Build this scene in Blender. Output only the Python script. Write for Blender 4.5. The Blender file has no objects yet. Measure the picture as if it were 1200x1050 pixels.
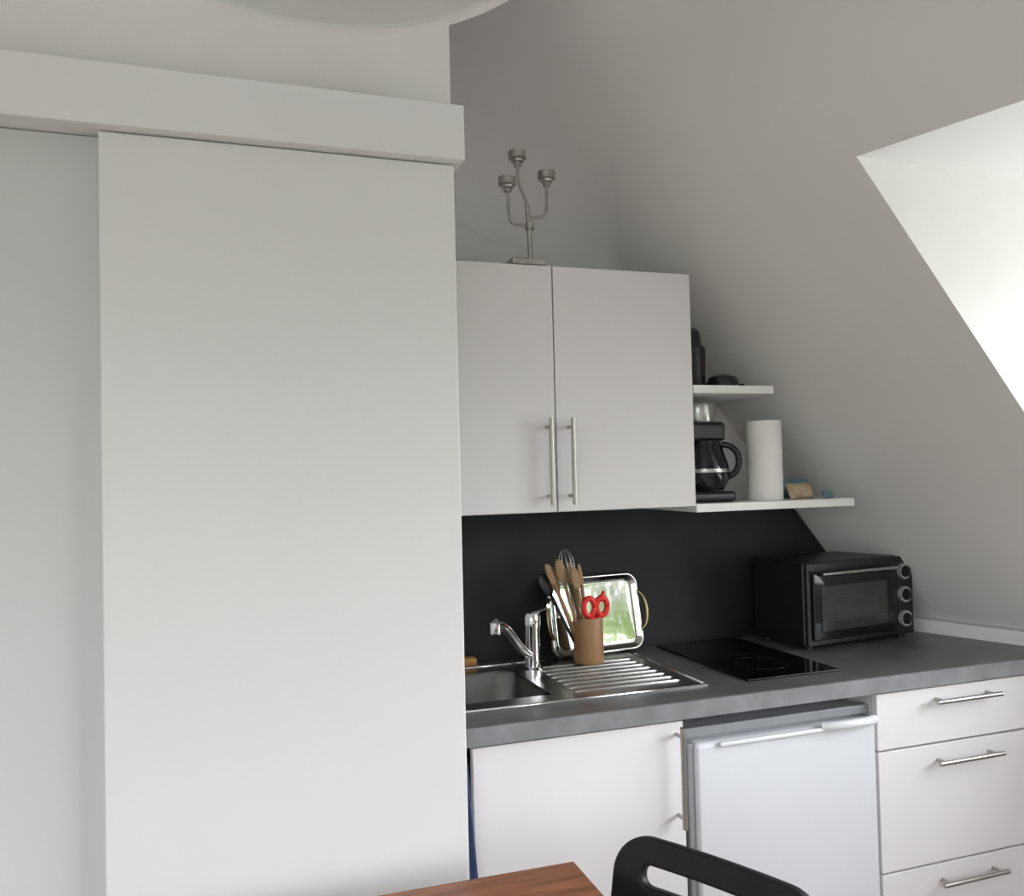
import bpy, bmesh, math, random
from mathutils import Vector, Matrix
random.seed(4)
S=bpy.context.scene
S.view_settings.view_transform='Standard'
S.view_settings.exposure=-0.06
# ------------------------------------------------------------ helpers
def mat(name,col,rough=.5,metal=0,var=0,scale=20,bump=0,bscale=80,coat=0,trans=0,stretch=None,spec=None):
    m=bpy.data.materials.new(name);m.use_nodes=True;nt=m.node_tree;b=nt.nodes['Principled BSDF']
    b.inputs['Roughness'].default_value=rough;b.inputs['Metallic'].default_value=metal
    b.inputs['Base Color'].default_value=(*col,1)
    if coat:b.inputs['Coat Weight'].default_value=coat;b.inputs['Coat Roughness'].default_value=.08
    if trans:b.inputs['Transmission Weight'].default_value=trans
    if spec is not None:b.inputs['Specular IOR Level'].default_value=spec
    tc=nt.nodes.new('ShaderNodeTexCoord');mp=nt.nodes.new('ShaderNodeMapping');nt.links.new(tc.outputs['Object'],mp.inputs[0])
    if stretch:mp.inputs['Scale'].default_value=stretch
    n=nt.nodes.new('ShaderNodeTexNoise');n.inputs['Scale'].default_value=scale;n.inputs['Detail'].default_value=6
    nt.links.new(mp.outputs[0],n.inputs['Vector'])
    r=nt.nodes.new('ShaderNodeValToRGB');r.color_ramp.elements[0].position=.3;r.color_ramp.elements[1].position=.7
    r.color_ramp.elements[0].color=(*[max(0,c*(1-var)) for c in col],1);r.color_ramp.elements[1].color=(*[min(1,c*(1+var)) for c in col],1)
    nt.links.new(n.outputs['Fac'],r.inputs[0]);nt.links.new(r.outputs[0],b.inputs['Base Color'])
    if bump:
        n2=nt.nodes.new('ShaderNodeTexNoise');n2.inputs['Scale'].default_value=bscale;nt.links.new(mp.outputs[0],n2.inputs['Vector'])
        bp=nt.nodes.new('ShaderNodeBump');bp.inputs['Strength'].default_value=bump;bp.inputs['Distance'].default_value=.002
        nt.links.new(n2.outputs['Fac'],bp.inputs['Height']);nt.links.new(bp.outputs[0],b.inputs['Normal'])
    return m
def grp(name,loc=(0,0,0),rz=0):
    e=bpy.data.objects.new(name,None);bpy.context.collection.objects.link(e);e.location=loc;e.rotation_euler=(0,0,rz);e.empty_display_size=.1;return e
def fin(name,bm,m,parent=None,smooth=False,bevel=0,seg=3,center=True):
    bmesh.ops.recalc_face_normals(bm,faces=bm.faces)
    c=Vector((0,0,0))
    if center and bm.verts:
        lo=Vector([min(v.co[i] for v in bm.verts) for i in range(3)]);hi=Vector([max(v.co[i] for v in bm.verts) for i in range(3)]);c=(lo+hi)/2
        for v in bm.verts:v.co-=c
    me=bpy.data.meshes.new(name);bm.to_mesh(me);bm.free()
    for p in me.polygons:p.use_smooth=smooth
    o=bpy.data.objects.new(name,me);bpy.context.collection.objects.link(o);o.location=c
    if m:me.materials.append(m)
    if parent:o.parent=parent
    if bevel:
        b=o.modifiers.new('b','BEVEL');b.width=bevel;b.segments=seg;b.limit_method='ANGLE';b.angle_limit=math.radians(40)
        for p in me.polygons:p.use_smooth=True
        try:
            w=o.modifiers.new('w','WEIGHTED_NORMAL');w.keep_sharp=True
        except Exception:pass
    return o
def addbox(bm,x0,x1,y0,y1,z0,z1):
    v=[bm.verts.new(p) for p in [(x0,y0,z0),(x1,y0,z0),(x1,y1,z0),(x0,y1,z0),(x0,y0,z1),(x1,y0,z1),(x1,y1,z1),(x0,y1,z1)]]
    for f in [(0,3,2,1),(4,5,6,7),(0,1,5,4),(1,2,6,5),(2,3,7,6),(3,0,4,7)]:bm.faces.new([v[i] for i in f])
def box(name,x0,x1,y0,y1,z0,z1,m,parent=None,bevel=0):
    bm=bmesh.new();addbox(bm,x0,x1,y0,y1,z0,z1);return fin(name,bm,m,parent,bevel=bevel)
def prism(name,poly,h0,h1,m,parent=None,bevel=0,axis='Z'):
    bm=bmesh.new()
    def P(a,b,h): return (a,b,h) if axis=='Z' else ((a,h,b) if axis=='Y' else (h,a,b))
    A=[bm.verts.new(P(a,b,h0)) for a,b in poly];B=[bm.verts.new(P(a,b,h1)) for a,b in poly];n=len(poly)
    bm.faces.new(A);bm.faces.new(B)
    for i in range(n):bm.faces.new([A[i],A[(i+1)%n],B[(i+1)%n],B[i]])
    return fin(name,bm,m,parent,bevel=bevel)
def addtube(bm,pts,r,seg=16,caps=True):
    pts=[Vector(p) for p in pts];rs=r if isinstance(r,(list,tuple)) else [r]*len(pts);rings=[]
    t0=(pts[1]-pts[0]).normalized();up=Vector((0,0,1)) if abs(t0.z)<.9 else Vector((0,1,0))
    nrm=(up-t0*up.dot(t0)).normalized()
    for i,p in enumerate(pts):
        if i==0:t=pts[1]-pts[0]
        elif i==len(pts)-1:t=pts[-1]-pts[-2]
        else:t=(pts[i+1]-pts[i]).normalized()+(pts[i]-pts[i-1]).normalized()
        t.normalize();nrm=(nrm-t*nrm.dot(t)).normalized();bn=t.cross(nrm)
        rings.append([bm.verts.new(p+(nrm*math.cos(a)+bn*math.sin(a))*rs[i]) for a in [2*math.pi*k/seg for k in range(seg)]])
    for i in range(len(rings)-1):
        for k in range(seg):bm.faces.new([rings[i][k],rings[i][(k+1)%seg],rings[i+1][(k+1)%seg],rings[i+1][k]])
    if caps:bm.faces.new(rings[0]);bm.faces.new(rings[-1])
def tube(name,pts,r,m,parent=None,seg=16,bevel=0):
    bm=bmesh.new();addtube(bm,pts,r,seg);o=fin(name,bm,m,parent,smooth=True)
    e=o.modifiers.new('e','EDGE_SPLIT');e.split_angle=math.radians(50);return o
def bez(P,n=10):
    out=[];P=[Vector(p) for p in P]
    for i in range(n+1):
        t=i/n;a=(1-t)**3;b=3*(1-t)**2*t;c=3*(1-t)*t*t;d=t**3;out.append(P[0]*a+P[1]*b+P[2]*c+P[3]*d)
    return out
def lathe(name,prof,c,m,parent=None,seg=40,split=40):
    bm=bmesh.new();rings=[]
    for r,z in prof:
        if r<1e-5:rings.append([bm.verts.new((c[0],c[1],c[2]+z))])
        else:rings.append([bm.verts.new((c[0]+r*math.cos(2*math.pi*k/seg),c[1]+r*math.sin(2*math.pi*k/seg),c[2]+z)) for k in range(seg)])
    for i in range(len(rings)-1):
        a,b=rings[i],rings[i+1]
        for k in range(seg):
            k2=(k+1)%seg
            if len(a)==1 and len(b)==1:continue
            if len(a)==1:bm.faces.new([a[0],b[k2],b[k]])
            elif len(b)==1:bm.faces.new([a[k],a[k2],b[0]])
            else:bm.faces.new([a[k],a[k2],b[k2],b[k]])
    o=fin(name,bm,m,parent,smooth=True)
    e=o.modifiers.new('e','EDGE_SPLIT');e.split_angle=math.radians(split);return o
def rrect(cx,cz,w,h,r,n=8):
    pts=[]
    for sx,sz,a0 in [(1,1,0),(-1,1,90),(-1,-1,180),(1,-1,270)]:
        for k in range(n+1):
            a=math.radians(a0+90*k/n);pts.append((cx+sx*(w/2-r)+r*math.cos(a),cz+sz*(h/2-r)+r*math.sin(a)))
    return pts
# ------------------------------------------------------------ materials
WALL=mat('wall_paint',(.73,.72,.71),.85,var=.015,scale=3,bump=.15,bscale=180)
ROOF=mat('slope_paint',(.74,.73,.725),.85,var=.015,scale=3,bump=.15,bscale=180)
WHITE=mat('white_laminate',(.73,.71,.72),.34,var=.008,scale=4,bump=.03,bscale=200)
DOORW=mat('sliding_door_laminate',(.72,.722,.725),.45,var=.008,scale=2,bump=.03,bscale=150)
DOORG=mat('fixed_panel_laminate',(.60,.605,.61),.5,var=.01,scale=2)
SHELF=mat('shelf_white',(.84,.84,.83),.4,var=.01)
COUNTER=mat('grey_stone_laminate',(.115,.115,.12),.36,var=.25,scale=9,bump=.08,bscale=60)
CEDGE=mat('counter_edge',(.21,.215,.225),.4,var=.2,scale=12)
SPLASH=mat('anthracite_splashback',(.016,.016,.018),.45,var=.3,scale=5,bump=.05,spec=.3)
STEEL=mat('brushed_steel',(.50,.50,.49),.28,1,var=.06,scale=40,stretch=(1,20,20))
BOWL=mat('sink_bowl_steel_shaded',(.20,.20,.20),.3,1,var=.06,scale=40)  # darker copy of the sink steel, shade inside the bowl put into its colour
HANDLE=mat('handle_nickel',(.42,.40,.38),.33,1,var=.04)
CHROME=mat('chrome',(.75,.75,.76),.08,1,var=.02)
MIRROR=mat('tray_polished_steel',(.42,.43,.40),.07,1,var=.05,bump=.4,bscale=14)
BRASS=mat('tray_handle_brass',(.30,.24,.14),.25,1,var=.1)
BLACK=mat('black_plastic',(.010,.010,.011),.35,var=.1)
GLOSS=mat('black_glass',(.005,.005,.006),.06,var=.05)
HOBG=mat('hob_glass',(.003,.003,.003),.10,var=.05,spec=.35)
ZONE=mat('hob_zone_print',(.006,.006,.006),.25,var=.05)
KNOB=mat('knob_ring_silver',(.55,.55,.54),.3,.5,var=.05)
CHAIRM=mat('chair_black_plastic',(.008,.008,.009),.5,var=.1,bump=.1,bscale=300,spec=.3)
FRIDGE=mat('fridge_white',(.66,.68,.71),.2,var=.008,coat=.4)
FRGREY=mat('fridge_grey',(.26,.27,.28),.4,var=.05)
BAMBOO=mat('bamboo',(.30,.165,.075),.5,var=.25,scale=12,stretch=(1,1,.15))
SPOON=mat('spoon_wood',(.36,.22,.11),.55,var=.25,scale=15,stretch=(1,1,.2))
RED=mat('red_plastic',(.75,.03,.02),.35,var=.05)
PAPER=mat('paper_towel_white',(.86,.85,.83),.95,var=.02,bump=.5,bscale=150)
BLUE=mat('blue_cloth',(.03,.055,.12),.9,var=.2,bump=.4)
PACKB=mat('snack_blue',(.14,.27,.34),.35,var=.4,scale=30)
PACKT=mat('snack_tan',(.5,.38,.24),.45,var=.4,scale=30)
SPONGE=mat('sponge',(.5,.25,.08),.9,var=.3,scale=60,bump=.5)
CANDM=mat('brushed_silver',(.44,.43,.41),.32,1,var=.15,scale=60)
WAX=mat('tealight_wax',(.75,.72,.66),.5,var=.03)
LAMPW=mat('lamp_enamel',(.74,.75,.74),.4,var=.01)
LAMPI=mat('lamp_enamel_shaded',(.58,.59,.58),.4,var=.01)  # same enamel made darker, shade inside the dome painted in
FLOORM=mat('floor_oak',(.42,.36,.30),.5,var=.2,scale=6,stretch=(1,8,1))
FRAME=mat('window_frame_white',(.85,.85,.85),.4,var=.01)
OVG=mat('oven_glass',(.035,.035,.034),.08,var=.2,coat=.3)
TABLE=mat('table_wood',(.25,.095,.042),.38,var=.4,scale=5,stretch=(1.2,14,14),bump=.1,bscale=30)
# ------------------------------------------------------------ room
RC=3.585
def rx(y,z): return RC-.321*y-z/1.22
def meshobj(name,verts,faces,m,smooth=False):
    bm=bmesh.new();V=[bm.verts.new(v) for v in verts]
    for f in faces:bm.faces.new([V[i] for i in f])
    me=bpy.data.meshes.new(name);bm.to_mesh(me);bm.free();o=bpy.data.objects.new(name,me);bpy.context.collection.objects.link(o);me.materials.append(m)
    for p in me.polygons:p.use_smooth=smooth
    return o
YB=2.33;DY0,DY1,DZ0,DZ1,DX=-1.3,1.52,1.0,2.132,3.1
ys=[-2.6,DY0,DY1,2.45];zs=[0,DZ0,DZ1,3.05]
vs=[(rx(y,z),y,z) for z in zs for y in ys];fs=[]
for j in range(3):
    for i in range(3):
        if (i,j)==(1,1):continue
        fs.append((j*4+i,j*4+4+i,j*4+5+i,j*4+1+i))
meshobj('ceiling_slope',vs,fs,ROOF)
s_=Vector((-1/1.22,0,1)).normalized();nw=Vector((0,-1,0));nr=Vector((-1,-.321,-1/1.22)).normalized()
a_=s_.cross(nw).normalized()
if a_.x>0:a_=-a_
b_=s_.cross(nr).normalized()
if b_.y>0:b_=-b_
vs=[];NS=20;NC=12
for i in range(NS+1):
    z=1.96+1.06*i/NS;P=Vector((rx(YB,z),YB,z));k=min(1,(z-1.96)/.45);r=.32*k*k*(3-2*k)+.001
    for j in range(NC+1):
        t=j/NC;vs.append(P+a_*r*(1-t)**2+b_*r*t*t+(nw*.0015))
fs=[(i*(NC+1)+j,i*(NC+1)+j+1,(i+1)*(NC+1)+j+1,(i+1)*(NC+1)+j) for i in range(NS) for j in range(NC)]
meshobj('ceiling_cove',vs,fs,ROOF,True)
box('floor',-2.6,4.5,-2.7,2.45,-.06,0,FLOORM)
box('ceiling',-2.6,2.1,-2.7,2.45,3.0,3.06,WALL)
box('wall_back',-2.6,2.3,YB,YB+.1,0,3.0,ROOF)
box('wall_partition',-2.6,.452,1.64,2.329,0,2.999,WALL)
prism('wall_dormer_cheek_far',[(rx(DY1,DZ1),DZ1),(DX,DZ1),(DX,DZ0),(rx(DY1,DZ0),DZ0)],DY1,DY1+.08,SHELF,axis='Y')
prism('wall_dormer_cheek_near',[(rx(DY0,DZ1),DZ1),(DX,DZ1),(DX,DZ0),(rx(DY0,DZ0),DZ0)],DY0-.08,DY0,SHELF,axis='Y')
prism('ceiling_dormer',[(rx(DY0-.08,DZ1),DY0-.08),(DX,DY0-.08),(DX,DY1+.08),(rx(DY1+.08,DZ1),DY1+.08)],DZ1,DZ1+.06,SHELF)
prism('trim_dormer_sill',[(rx(DY0,DZ0),DY0),(DX,DY0),(DX,DY1),(rx(DY1,DZ0),DY1)],DZ0-.05,DZ0,SHELF)
def window(g,ax,pos,a0,a1,z0,z1,nm=2):
    t=.06
    def B(n,p,q,r,s,d=.03):
        if ax=='X':box(n,pos-d,pos+d,p,q,r,s,FRAME,g,.004)
        else:box(n,p,q,pos-d,pos+d,r,s,FRAME,g,.004)
    B('frame_bottom',a0,a1,z0,z0+t);B('frame_top',a0,a1,z1-t,z1);B('frame_left',a0,a0+t,z0+t,z1-t);B('frame_right',a1-t,a1,z0+t,z1-t)
    for i in range(1,nm):
        c=a0+(a1-a0)*i/nm;B('mullion_%d'%i,c-.035,c+.035,z0+t,z1-t)
window(grp('window_1'),'X',DX+.03,DY0,DY1,DZ0,DZ1,3)
RY=-2.6;WX0,WX1,WZ0,WZ1=-2.1,-.2,.80,2.45
box('wall_rear_left',-2.6,WX0,RY-.1,RY,0,3,WALL)
prism('wall_rear_right',[(WX1,0),(rx(RY,0),0),(rx(RY,3),3),(WX1,3)],RY-.1,RY,WALL,axis='Y')
box('wall_rear_sill',WX0,WX1,RY-.1,RY,0,WZ0,WALL);box('wall_rear_lintel',WX0,WX1,RY-.1,RY,WZ1,3,WALL)
window(grp('window_2'),'Y',RY-.05,WX0,WX1,WZ0,WZ1,2)
LX=-2.6;LY0,LY1,LZ0,LZ1=-2.0,.5,.80,2.30
box('wall_left_near',LX-.1,LX,-2.7,LY0,0,3,WALL);box('wall_left_far',LX-.1,LX,LY1,2.45,0,3,WALL)
box('wall_left_sill',LX-.1,LX,LY0,LY1,0,LZ0,WALL);box('wall_left_lintel',LX-.1,LX,LY0,LY1,LZ1,3,WALL)
window(grp('window_3'),'X',LX-.05,LY0,LY1,LZ0,LZ1,3)
# ------------------------------------------------------------ sliding door
g=grp('sliding_door')
box('door_leaf',-.187,.443,1.592,1.622,.02,2.051,DOORW,g,.003)
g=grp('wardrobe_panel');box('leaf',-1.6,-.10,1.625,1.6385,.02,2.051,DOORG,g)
g=grp('sliding_door_header');box('pelmet',-1.9,.458,1.565,1.6385,2.053,2.16,DOORW,g,.002)
# ------------------------------------------------------------ worktop
CZ0,CZ1=.875,.915;CF=1.74
g=grp('kitchen_worktop')
SX0,SX1,SY0,SY1=.50,.755,1.90,2.20
bm=bmesh.new()
addbox(bm,.456,SX0,CF,2.329,CZ0,CZ1);addbox(bm,SX0,SX1,CF,SY0,CZ0,CZ1);addbox(bm,SX0,SX1,SY1,2.329,CZ0,CZ1)
poly=[(SX1,CF),(rx(CF,CZ1)-.004,CF),(rx(2.329,CZ1)-.004,2.329),(SX1,2.329)]
A=[bm.verts.new((*p,CZ0)) for p in poly];B=[bm.verts.new((*p,CZ1)) for p in poly];bm.faces.new(A);bm.faces.new(B)
for i in range(4):bm.faces.new([A[i],A[(i+1)%4],B[(i+1)%4],B[i]])
fin('slab',bm,COUNTER,g)
box('front_edge',.456,rx(CF,CZ1)-.02,CF-.004,CF,CZ0,CZ1-.001,CEDGE,g)
prism('trim_1',[(rx(1.74,.96)-.022,1.74),(rx(1.74,.96)-.002,1.74),(rx(2.315,.96)-.002,2.315),(rx(2.315,.96)-.022,2.315)],.9155,.955,SHELF)
prism('splashback_panel',[(.456,.916),(rx(YB,.916)-.004,.916),(rx(YB,1.344)-.004,1.344),(.456,1.344)],2.318,2.3295,SPLASH,axis='Y')
# ------------------------------------------------------------ handles
def bar(g,a,b,off,r=.006):
    a=Vector(a);b=Vector(b);d=(b-a).normalized()
    tube('handle_bar',[a,b],r,HANDLE,g)
    for s,p in (('1',a+d*.022),('2',b-d*.022)):tube('handle_post_'+s,[p,p+Vector((0,off,0))],r*.75,HANDLE,g)
# ------------------------------------------------------------ base cabinets
g=grp('sink_base_cabinet')
box('side_left',.456,.472,1.772,2.31,.1,.873,WHITE,g);box('side_right',.99,1.006,1.772,2.31,.1,.873,WHITE,g)
box('bottom',.472,.99,1.772,2.31,.1,.118,WHITE,g);box('plinth',.456,1.006,1.81,1.825,0,.1,WHITE,g)
box('door',.499,1.004,1.75,1.769,.115,.868,WHITE,g,.002)
bar(g,(.985,1.72,.635),(.985,1.72,.862),.032)
g=grp('drawer_cabinet')
XR=2.12
box('carcass',1.556,XR,1.772,2.28,.1,.873,WHITE,g);box('plinth',1.556,XR,1.81,1.825,0,.1,WHITE,g)
for i,(z0,z1,zh) in enumerate([(.7275,.868,.838),(.4235,.7225,.683),(.115,.4185,.378)]):
    box('drawer_front_%d'%(i+1),1.556,XR,1.75,1.769,z0,z1,WHITE,g,.002)
    bar(g,(1.722,1.72,zh),(1.937,1.72,zh),.032)
# ------------------------------------------------------------ fridge
g=grp('undercounter_fridge')
box('body',1.025,1.548,1.80,2.28,.03,.835,FRIDGE,g,.004)
box('top_trim',1.022,1.551,1.775,1.80,.818,.840,FRGREY,g,.003)
box('gasket',1.035,1.54,1.79,1.80,.06,.80,FRGREY,g)
box('door',1.03,1.546,1.742,1.79,.05,.812,FRIDGE,g,.012)
box('gap_shade_strip',1.014,1.029,1.75,1.79,.05,.812,FRGREY,g,.003)  # grey strip added to stand for the shaded gap beside the door
pts=bez([(1.38,1.742,.812),(1.42,1.715,.818),(1.50,1.715,.818),(1.54,1.742,.812)],12)
tube('grip',[Vector(p) for p in pts],.011,FRIDGE,g)
box('grip_ledge',1.09,1.53,1.732,1.745,.800,.812,FRIDGE,g,.005)
for i,(x,y) in enumerate([(1.06,1.84),(1.51,1.84),(1.06,2.24),(1.51,2.24)]):tube('foot_%d'%(i+1),[(x,y,0),(x,y,.03)],.018,BLACK,g)
# ------------------------------------------------------------ wall cabinet
g=grp('wall_cabinet')
box('carcass',.456,1.206,2.022,2.329,1.345,1.972,WHITE,g)
box('door_1',.456,.8065,2.0,2.02,1.347,1.970,WHITE,g,.0015);box('door_2',.8095,1.206,2.0,2.02,1.347,1.970,WHITE,g,.0015)
bar(g,(.783,1.967,1.365),(.783,1.967,1.582),.033);bar(g,(.842,1.967,1.365),(.842,1.967,1.582),.033)
g=grp('wall_shelf');box('board',1.208,rx(YB,1.352)-.004,2.0,2.329,1.330,1.352,SHELF,g,.001)
g=grp('wall_shelf');box('board',1.208,rx(YB,1.672)-.004,2.0,2.329,1.650,1.672,SHELF,g,.001)
# ------------------------------------------------------------ sink
g=grp('kitchen_sink')
bm=bmesh.new();zt=.9185;zb=.9152
X0,X1,Y0,Y1=.466,1.128,1.84,2.262
for a in [(X0,SX0+.012,Y0,Y1),(SX0+.012,SX1-.012,Y0,SY0+.01),(SX0+.012,SX1-.012,SY1-.01,Y1),(SX1-.012,X1,Y0,Y1)]:
    addbox(bm,a[0],a[1],a[2],a[3],zb,zt)
fin('deck',bm,STEEL,g)
bm=bmesh.new();R_=[(X0+.004,Y0+.004,zt),(X1-.004,Y0+.004,zt),(X1-.004,Y1-.004,zt),(X0+.004,Y1-.004,zt)]
for i in range(4):addtube(bm,[R_[i],R_[(i+1)%4]],.0035,8)
fin('rim',bm,CHROME,g,smooth=True)
bm=bmesh.new();rings=[]
for (dz,ins,rad) in [(0,0,.05),(-.006,.006,.05),(-.12,.012,.05),(-.15,.03,.05),(-.155,.06,.04)]:
    P=rrect((SX0+SX1)/2,(SY0+SY1)/2,(SX1-SX0)-.02-2*ins,(SY1-SY0)-.016-2*ins,rad)
    rings.append([bm.verts.new((a,b,zt+dz)) for a,b in P])
for i in range(len(rings)-1):
    n=len(rings[i])
    for k in range(n):bm.faces.new([rings[i][k],rings[i][(k+1)%n],rings[i+1][(k+1)%n],rings[i+1][k]])
bm.faces.new(rings[-1]);fin('bowl',bm,BOWL,g,smooth=True)
lathe('drain',[(0,.002),(.03,.002),(.036,.004),(.038,0)],(.63,2.05,zt-.155),CHROME,g)
bm=bmesh.new()
for k in range(8):
    y=1.905+k*.038;addtube(bm,[(.80,y,zt-.001),(.815,y,zt+.001),(1.075,y,zt+.001),(1.09,y,zt-.001)],[.0015,.004,.004,.0015],10)
fin('drainer_ribs',bm,STEEL,g,smooth=True)
# ------------------------------------------------------------ tap
g=grp('mixer_tap')
c=(.785,2.15,.9187)
lathe('body',[(0,0),(.028,0),(.028,.008),(.021,.012),(.021,.115),(.023,.12),(.023,.145),(.018,.155),(0,.157)],c,CHROME,g)
tube('spout',bez([(c[0]-.012,c[1]-.01,.965),(c[0]-.06,c[1]-.03,.99),(c[0]-.075,c[1]-.05,1.055),(.655,2.06,1.068)],14),[.012]*13+[.0125,.0125],CHROME,g)
lathe('aerator',[(0,-.022),(.013,-.022),(.015,-.018),(.015,.008),(.009,.014),(0,.015)],(.655,2.06,1.064),CHROME,g)
tube('lever',[(c[0],c[1],1.07),(c[0]+.012,c[1]-.03,1.083),(c[0]+.02,c[1]-.075,1.10)],[.008,.006,.006],CHROME,g)
g=grp('scrub_sponge');box('foam',.60,.668,2.272,2.308,.9155,.94,SPONGE,g,.006)
# ------------------------------------------------------------ tray
g=grp('serving_tray',(1.030,2.248,.9193));g.rotation_euler=(math.radians(-11),0,math.radians(6))
bm=bmesh.new();rings=[]
W,Hh=.305,.228
for (y,ins,rad) in [(.004,0,.035),(0.0,.0015,.035),(-.006,.004,.033),(-.004,.010,.030),(.006,.018,.026),(.007,.026,.02)]:
    P=rrect(0,Hh/2+.002,W-2*ins,Hh-2*ins,rad);rings.append([bm.verts.new((a,y,b)) for a,b in P])
for i in range(len(rings)-1):
    n=len(rings[i])
    for k in range(n):bm.faces.new([rings[i][k],rings[i][(k+1)%n],rings[i+1][(k+1)%n],rings[i+1][k]])
bm.faces.new(rings[-1]);fin('dish',bm,MIRROR,g,smooth=True,center=False)
for s in (1,-1):
    tube('handle_%d'%(1 if s>0 else 2),bez([(s*(W/2-.006),-.004,.15+.02),(s*(W/2+.018),-.02,.16),(s*(W/2+.018),-.02,.07),(s*(W/2-.006),-.004,.06)],14),.0055,BRASS,g)
# ------------------------------------------------------------ utensil pot
g=grp('utensil_holder',(.955,2.165,.9245))
lathe('pot',[(0,0),(.040,0),(.0415,.004),(.0415,.12),(.0405,.123),(.037,.123),(.036,.12),(.036,.008),(0,.008)],(0,0,0),BAMBOO,g)
def spoon(n,x,y,tx,ty,L,m,head=.02,flat=.35,hl=.055):
    a=Vector((x,y,.012));d=(Vector((tx,ty,0))+Vector((0,0,1))).normalized();b=a+d*L
    bm=bmesh.new();addtube(bm,[a,a+d*(L*.5),b],[.004,.0045,.005],10)
    if head:
        r=bmesh.ops.create_uvsphere(bm,u_segments=16,v_segments=10,radius=1)
        rot=Vector((0,0,1)).rotation_difference(d).to_matrix()
        for v in r['verts']:
            q=Vector((v.co.x*head,v.co.y*head*flat,v.co.z*hl/1.6));v.co=rot@q+b+d*hl*.45
    fin(n,bm,m,g,smooth=True)
spoon('wooden_spoon_1',-.01,-.01,-.28,.03,.225,SPOON,.015)
spoon('wooden_spoon_2',.0,.01,-.16,.05,.205,SPOON,.015)
spoon('wooden_spatula',-.016,.01,-.36,.0,.20,SPOON,.013,.2,.07)
spoon('wooden_fork',.005,-.012,-.22,-.05,.20,SPOON,.012,.25)
spoon('wooden_spoon_3',-.008,.0,-.42,.02,.225,SPOON,.010)
spoon('wooden_stick',.008,.0,-.12,.0,.20,SPOON,.007)
spoon('black_ladle',-.02,.0,-.46,.10,.20,BLACK,.018)
bm=bmesh.new();a=Vector((-.01,.015,.02));d=Vector((-.14,.08,1)).normalized();b=a+d*.20;addtube(bm,[a,b],.006,10)
rot=Vector((0,0,1)).rotation_difference(d).to_matrix()
for k in range(5):
    an=math.pi*k/5;ca,sa=math.cos(an),math.sin(an)
    P=[]
    for i in range(17):
        t=2*math.pi*i/16-math.pi/2;rr=.022*math.cos(t);zz=.045+.045*math.sin(t);P.append(rot@Vector((rr*ca,rr*sa,zz))+b)
    addtube(bm,P[:-1]+[P[0]],.0011,6)
fin('whisk',bm,STEEL,g,smooth=True)
bm=bmesh.new()
for s in (1,-1):
    P=[Vector((.014+s*.019+.016*math.cos(t),-.022,.152+.024*math.sin(t))) for t in [2*math.pi*i/20 for i in range(21)]]
    addtube(bm,P,.008,10);addtube(bm,[(.014+s*.012,-.022,.132),(.012-s*.006,-.02,.06)],[.009,.007],8)
addtube(bm,[(.03,-.02,.165),(.040,-.02,.192)],[.007,.005],8)
fin('scissors_handles',bm,RED,g,smooth=True)
# ------------------------------------------------------------ hob
g=grp('induction_hob')
box('glass',1.235,1.515,1.83,2.30,.9152,.921,HOBG,g,.002)
for i,(x,y,r) in enumerate([(1.375,1.97,.072),(1.375,2.17,.09)]):
    lathe('zone_ring_%d'%(i+1),[(r-.0015,.0),(r-.0015,.0002),(r,.0002),(r,0)],(x,y,.9211),ZONE,g)
# ------------------------------------------------------------ toaster oven
g=grp('toaster_oven',(1.585,2.045,.9155),math.radians(6))
W,D,Hh=.43,.225,.240
box('body',0,W,.012,D,.012,.012+Hh,BLACK,g,.008)
box('fascia',0.002,W-.002,0,.012,.014,.010+Hh,BLACK,g,.003)
box('door_frame',.018,.335,-.010,0,.03,.225,GLOSS,g,.004)
box('door_window',.045,.305,-.0125,-.0102,.055,.185,OVG,g,.001)
bm=bmesh.new()
for z in (.085,.12,.15):addtube(bm,[(.05,-.0132,z),(.30,-.0132,z)],.0007,6)
fin('rack_lines',bm,mat('rack_dark',(.09,.09,.09),.4),g)
tube('door_handle',[(.03,-.034,.222),(.325,-.034,.222)],.0045,STEEL,g)
for i,x in enumerate((.045,.31)):tube('handle_post_%d'%(i+1),[(x,-.034,.222),(x,-.002,.215)],.005,BLACK,g)
for i,z in enumerate((.205,.135,.062)):
    x=.385
    def disc(bm,y0,y1,r0,r1):addtube(bm,[(x,y0,z),(x,y1,z)],[r0,r1],28)
    bm=bmesh.new();disc(bm,0,-.012,.024,.0235);fin('knob_ring_%d'%(i+1),bm,KNOB,g,smooth=False)
    bm=bmesh.new();disc(bm,-.012,-.018,.018,.016);addbox(bm,x-.003,x+.003,-.021,-.018,z-.014,z+.014);fin('knob_%d'%(i+1),bm,BLACK,g)
for i,(x,y) in enumerate([(.03,.03),(.4,.03),(.03,.2),(.4,.2)]):tube('foot_%d'%(i+1),[(x,y,0),(x,y,.013)],.012,BLACK,g)
# ------------------------------------------------------------ coffee maker
g=grp('coffee_maker',(1.285,2.14,1.3525))
box('base',-.068,.08,-.095,.11,0,.03,BLACK,g,.01)
box('column',-.068,.075,.045,.11,.03,.22,BLACK,g,.012)
box('reservoir',-.068,.068,-.07,.11,.17,.225,BLACK,g,.012)
lathe('steel_top',[(0,0),(.046,0),(.050,.01),(.056,.055),(.052,.062),(0,.062)],(.01,-.01,.220),STEEL,g)
lathe('carafe',[(0,0),(.055,0),(.070,.03),(.070,.07),(.055,.115),(.046,.136),(.046,.138)],(.015,-.03,.033),GLOSS,g)
lathe('carafe_band',[(.0708,0),(.0712,.002),(.0712,.008),(.0708,.010)],(.015,-.03,.083),STEEL,g)
tube('carafe_handle',bez([(.055,-.06,.16),(.105,-.09,.165),(.11,-.09,.08),(.075,-.06,.07)],10),.009,BLACK,g)
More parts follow.
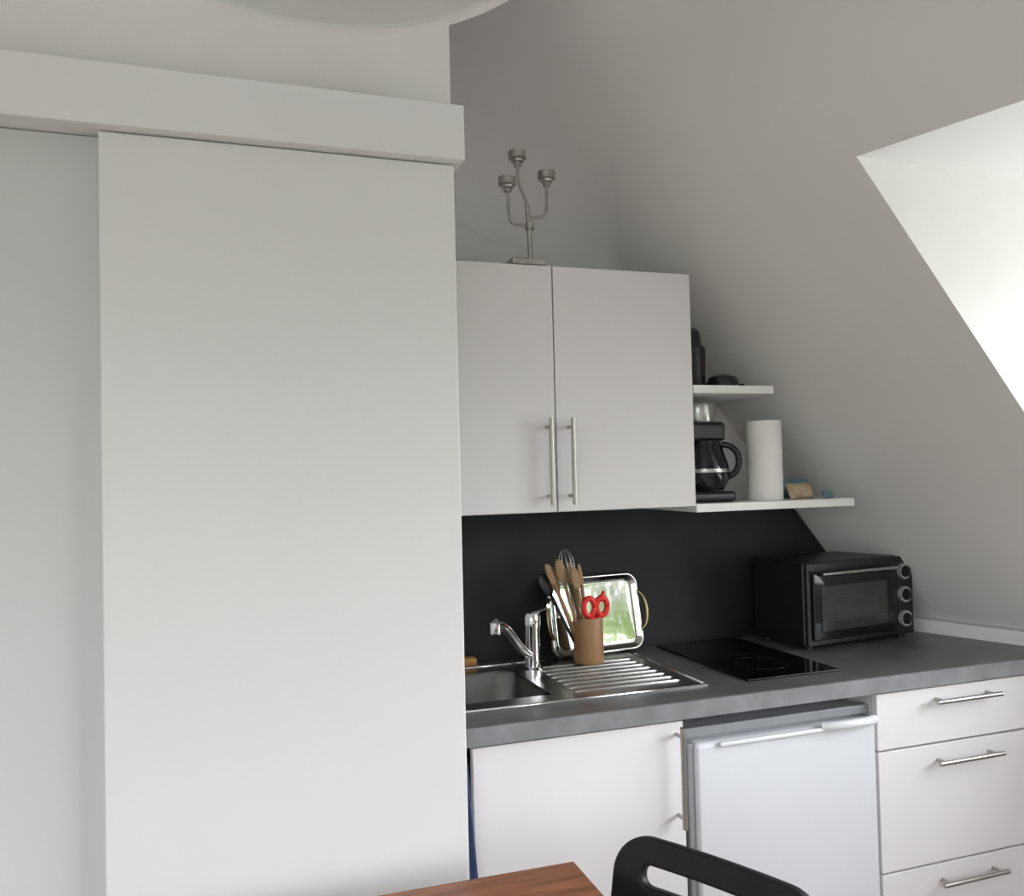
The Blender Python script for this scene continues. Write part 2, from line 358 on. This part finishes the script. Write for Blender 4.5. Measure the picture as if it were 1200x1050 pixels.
# ------------------------------------------------------------ paper towel
g=grp('paper_towel_roll',(1.482,2.08,1.3525))
lathe('roll',[(.016,0),(.048,0),(.0495,.003),(.0495,.222),(.048,.226),(.016,.226),(.016,0)],(0,0,0),PAPER,g)
# ------------------------------------------------------------ snack packets
def packet(name,loc,w,h,d,m,rz,tilt):
    g=grp(name,loc,rz);bm=bmesh.new();nx,nz=14,8;F=[];Bk=[]
    for s,arr in ((-1,F),(1,Bk)):
        for j in range(nz+1):
            for i in range(nx+1):
                u=i/nx*2-1;v=j/nz*2-1;t=(1-u**4)*(1-v*v)**.6 if abs(v)<1 else 0
                arr.append(bm.verts.new((u*w/2,s*(.0008+d/2*t*(1+.15*math.sin(9*u+4*v)))+ (v+1)*tilt,(v+1)*h/2)))
    for arr in (F,Bk):
        for j in range(nz):
            for i in range(nx):
                a=j*(nx+1)+i;bm.faces.new([arr[a],arr[a+1],arr[a+nx+2],arr[a+nx+1]])
    bm.normal_update();fin('bag',bm,m,g,smooth=True,center=False)
packet('snack_packet',(1.595,2.06,1.3525),.10,.045,.04,PACKT,.2,.01)
packet('snack_packet',(1.61,2.13,1.3525),.12,.055,.03,PACKB,-.1,.004)
packet('snack_packet',(1.665,2.035,1.3525),.06,.022,.02,PACKB,.5,.004)
# ------------------------------------------------------------ stick blender on upper shelf
g=grp('hand_blender',(1.305,2.10,1.6725))
lathe('cup',[(0,0),(.038,0),(.040,.004),(.044,.11),(.036,.12),(.032,.13),(.028,.160),(.018,.168),(0,.170)],(-.045,0,0),BLACK,g)
lathe('cap',[(0,0),(.044,0),(.046,.012),(.038,.030),(.014,.038),(0,.038)],(.046,-.02,0),BLACK,g)
tube('cord',bez([(-.0,.0,.01),(.03,.04,.006),(.08,.06,.006),(.115,-.02,.008)],10),.006,BLACK,g)
# ------------------------------------------------------------ candelabra
g=grp('candelabra')
y=2.045
box('base',.705,.795,2.005,2.085,1.9725,1.990,CANDM,g,.003)
tube('stem',[(.768,y,1.99),(.766,y,2.06),(.762,y,2.14)],[.0065,.0065,.0055],CANDM,g)
lathe('collar',[(0,0),(.012,0),(.012,.014),(0,.016)],(.767,y,2.075),CANDM,g)
tube('branch_1',bez([(.763,y,2.12),(.762,y,2.17),(.738,y,2.16),(.738,y,2.24)],12),.0038,CANDM,g)
tube('branch_2',[(.765,y,2.083),(.735,y,2.083),(.718,y,2.088),(.712,y,2.10),(.710,y,2.17)],.0038,CANDM,g)
tube('branch_3',[(.764,y,2.105),(.80,y,2.108),(.812,y,2.114),(.816,y,2.125),(.817,y,2.195)],.0038,CANDM,g)
for i,(x,z) in enumerate([(.738,2.24),(.709,2.17),(.817,2.195)]):
    lathe('cup_%d'%(i+1),[(0,-.004),(.010,-.004),(.010,.004),(.015,.006),(.0165,.012),(.023,.014),(.023,.033),(.021,.033),(.021,.017),(0,.017)],(x,y,z),CANDM,g)
    lathe('tealight_%d'%(i+1),[(0,0),(.019,0),(.019,.013),(0,.013)],(x,y,z+.0172),WAX,g)
# ------------------------------------------------------------ blue towel hanging between partition and base unit
g=grp('dish_towel')
bm=bmesh.new();n=24;Fv=[]
for j in range(n+1):
    t=j/n;zz=.84-.55*t;wd=.022+.04*t
    Fv.append([bm.verts.new((.460+k/6*wd,1.730+.004*math.sin(k*1.7+t*3),zz)) for k in range(7)])
for j in range(n):
    for k in range(6):bm.faces.new([Fv[j][k],Fv[j][k+1],Fv[j+1][k+1],Fv[j+1][k]])
o=fin('cloth',bm,BLUE,g,smooth=True);s=o.modifiers.new('s','SOLIDIFY');s.thickness=.004
tube('hook',[(.466,1.737,.873),(.466,1.732,.835)],.002,HANDLE,g)
# ------------------------------------------------------------ table
g=grp('dining_table',(.594,1.437,0),math.radians(-1))
box('top',-1.25,0,-.80,0,.722,.75,TABLE,g,.003)
box('apron_back',-1.0,-.30,-.08,-.06,.64,.722,TABLE,g);box('apron_front',-1.0,-.30,-.74,-.72,.64,.722,TABLE,g)
box('apron_left',-1.02,-1.0,-.74,-.06,.64,.722,TABLE,g);box('apron_right',-.30,-.28,-.74,-.06,.64,.722,TABLE,g)
for i,(x,y) in enumerate([(-.36,-.14),(-1.0,-.14),(-.36,-.72),(-1.0,-.72)]):box('leg_%d'%(i+1),x,x+.06,y,y+.06,0,.722,TABLE,g,.003)
# ------------------------------------------------------------ chair
g=grp('dining_chair',(.733,1.235,-.004),math.radians(-64))
bm=bmesh.new();rings=[];NR=7;zc,hh,ww=.655,.29,.40
def bend(x,z):return -.35*x*x + .20*(z-.52)
out=rrect(0,zc,ww,hh,.07,10);inn=rrect(0,zc+hh/2-.062,.28,.034,.0165,10)
for k in range(NR+1):
    t=k/NR;rings.append([bm.verts.new((a*(1-t)+c*t,0,b*(1-t)+d*t)) for (a,b),(c,d) in zip(out,inn)])
for i in range(NR):
    n=len(out)
    for k in range(n):bm.faces.new([rings[i][k],rings[i][(k+1)%n],rings[i+1][(k+1)%n],rings[i+1][k]])
bmesh.ops.subdivide_edges(bm,edges=[e for e in bm.edges if e.calc_length()>.05],cuts=8,use_grid_fill=True)
for v in bm.verts:v.co.y=bend(v.co.x,v.co.z)
o=fin('backrest',bm,CHAIRM,g,smooth=True,center=False)
s=o.modifiers.new('s','SOLIDIFY');s.thickness=.024;s.offset=0
b=o.modifiers.new('bv','BEVEL');b.width=.009;b.segments=4;b.limit_method='ANGLE';b.angle_limit=math.radians(50)
bm=bmesh.new();nx=16;rows=[]
for j in range(nx+1):
    v=j/nx;row=[]
    for i in range(nx+1):
        u=i/nx*2-1;w2=.205+.015*v;y=.0-.43*v
        zz=.455-.018*(1-u*u)*math.sin(math.pi*v)
        row.append(bm.verts.new((u*w2*(1-.12*max(0,abs(2*v-1)-.75)*4*abs(u)),y,zz)))
    rows.append(row)
for j in range(nx):
    for i in range(nx):bm.faces.new([rows[j][i],rows[j][i+1],rows[j+1][i+1],rows[j+1][i]])
o=fin('seat',bm,CHAIRM,g,smooth=True,center=False);s=o.modifiers.new('s','SOLIDIFY');s.thickness=.02;s.offset=0
for i,s in enumerate((1,-1)):
    tube('back_leg_%d'%(i+1),[(s*.205,.09,.004),(s*.185,.0,.44),(s*.165,.0,.56)],[.013,.016,.012],CHAIRM,g)
    tube('front_leg_%d'%(i+1),[(s*.205,-.43,.004),(s*.19,-.39,.44)],[.013,.016],CHAIRM,g)
# ------------------------------------------------------------ pendant lamp
g=grp('pendant_lamp',(.133,.975,2.10))
prof=[(.280,0),(.283,.004),(.283,.012),(.275,.03),(.24,.075),(.18,.115),(.10,.14),(.03,.15),(.03,.19),(.008,.20),(0,.20)]
lathe('shade',prof,(0,0,0),LAMPW,g,72)
lathe('shade_rim',[(.280,0),(.268,.003),(.268,.010)],(0,0,0),LAMPW,g,72)
lathe('shade_inner',[(.268,.010),(.255,.035),(.235,.065),(.175,.105),(.10,.13),(.028,.14),(0,.14)],(0,0,0),LAMPI,g,72)
lathe('bulb',[(0,.03),(.02,.034),(.03,.055),(.028,.08),(.014,.11),(.014,.14)],(0,0,0),WAX,g,24)
tube('cord',[(0,0,.19),(0,0,.87)],.003,LAMPW,g)
lathe('ceiling_rose',[(0,0),(.045,0),(.05,.03),(0,.03)],(0,0,.87),LAMPW,g)
# ------------------------------------------------------------ world: overcast sky, brighter towards +X, dark tree line
W=bpy.data.worlds.new('World');S.world=W;W.use_nodes=True;nt=W.node_tree;bg=nt.nodes['Background']
N=nt.nodes.new;Lk=nt.links.new
def math_(op,a,b=None,c=None):
    m=N('ShaderNodeMath');m.operation=op
    for i,v in enumerate((a,b,c)):
        if v is None:continue
        if isinstance(v,(int,float)):m.inputs[i].default_value=v
        else:Lk(v,m.inputs[i])
    return m.outputs[0]
tc=N('ShaderNodeTexCoord');sp=N('ShaderNodeSeparateXYZ');Lk(tc.outputs['Generated'],sp.inputs[0])
no=N('ShaderNodeTexNoise');no.inputs['Scale'].default_value=9;no.inputs['Detail'].default_value=6;Lk(tc.outputs['Generated'],no.inputs['Vector'])
dp=N('ShaderNodeVectorMath');dp.operation='DOT_PRODUCT';Lk(tc.outputs['Generated'],dp.inputs[0]);dp.inputs[1].default_value=(.495,-.86,.12)
blob=math_('MAXIMUM',math_('MULTIPLY_ADD',dp.outputs['Value'],45.0,-44.0),0.0)
h=math_('ADD',sp.outputs['Z'],math_('MULTIPLY_ADD',no.outputs['Fac'],.7,-.35))
h=math_('SUBTRACT',h,math_('MULTIPLY',blob,.32))
r=N('ShaderNodeValToRGB');Lk(math_('MULTIPLY_ADD',h,.5,.5),r.inputs[0]);e=r.color_ramp.elements
e[0].position=.0;e[0].color=(.33,.33,.33,1);e[1].position=1;e[1].color=(.88,.92,1,1)
for p_,c_ in [(.38,(.33,.33,.32)),(.41,(.03,.045,.015)),(.50,(.05,.07,.025)),(.535,(.10,.12,.05)),(.56,(.92,.95,1))]:
    a=e.new(p_);a.color=(*c_,1)
Lk(r.outputs[0],bg.inputs[0])
Lk(math_('MULTIPLY_ADD',math_('MAXIMUM',sp.outputs['X'],0),14.0,8.0),bg.inputs['Strength'])
def portal(n,loc,rot,sx,sy):
    l=bpy.data.lights.new(n,'AREA');l.shape='RECTANGLE';l.size=sx;l.size_y=sy;l.cycles.is_portal=True
    o=bpy.data.objects.new(n,l);bpy.context.collection.objects.link(o);o.location=loc;o.rotation_euler=rot
portal('portal_dormer',(DX+.08,(DY0+DY1)/2,(DZ0+DZ1)/2),(0,math.radians(90),0),DZ1-DZ0,DY1-DY0)
portal('portal_rear',((WX0+WX1)/2,RY-.12,(WZ0+WZ1)/2),(math.radians(90),0,0),WX1-WX0,WZ1-WZ0)
portal('portal_left',(LX-.12,(LY0+LY1)/2,(LZ0+LZ1)/2),(0,math.radians(-90),0),LZ1-LZ0,LY1-LY0)
# ------------------------------------------------------------ camera
yaw,pit,rol,f=.332,.028,.0237,1000.0
F0=Vector((math.sin(yaw),math.cos(yaw),0));R0=Vector((math.cos(yaw),-math.sin(yaw),0));Z=Vector((0,0,1))
Fw=F0*math.cos(pit)+Z*math.sin(pit);U0=Z*math.cos(pit)-F0*math.sin(pit)
Rt=R0*math.cos(rol)-U0*math.sin(rol);U=U0*math.cos(rol)+R0*math.sin(rol)
cam=bpy.data.cameras.new('camera');co=bpy.data.objects.new('camera',cam);bpy.context.collection.objects.link(co)
M=Matrix((Rt,U,-Fw)).transposed().to_4x4();M.translation=Vector((0,0,1.45));co.matrix_world=M
cam.sensor_fit='HORIZONTAL';cam.sensor_width=36;cam.lens=30;cam.clip_start=.02
S.camera=co
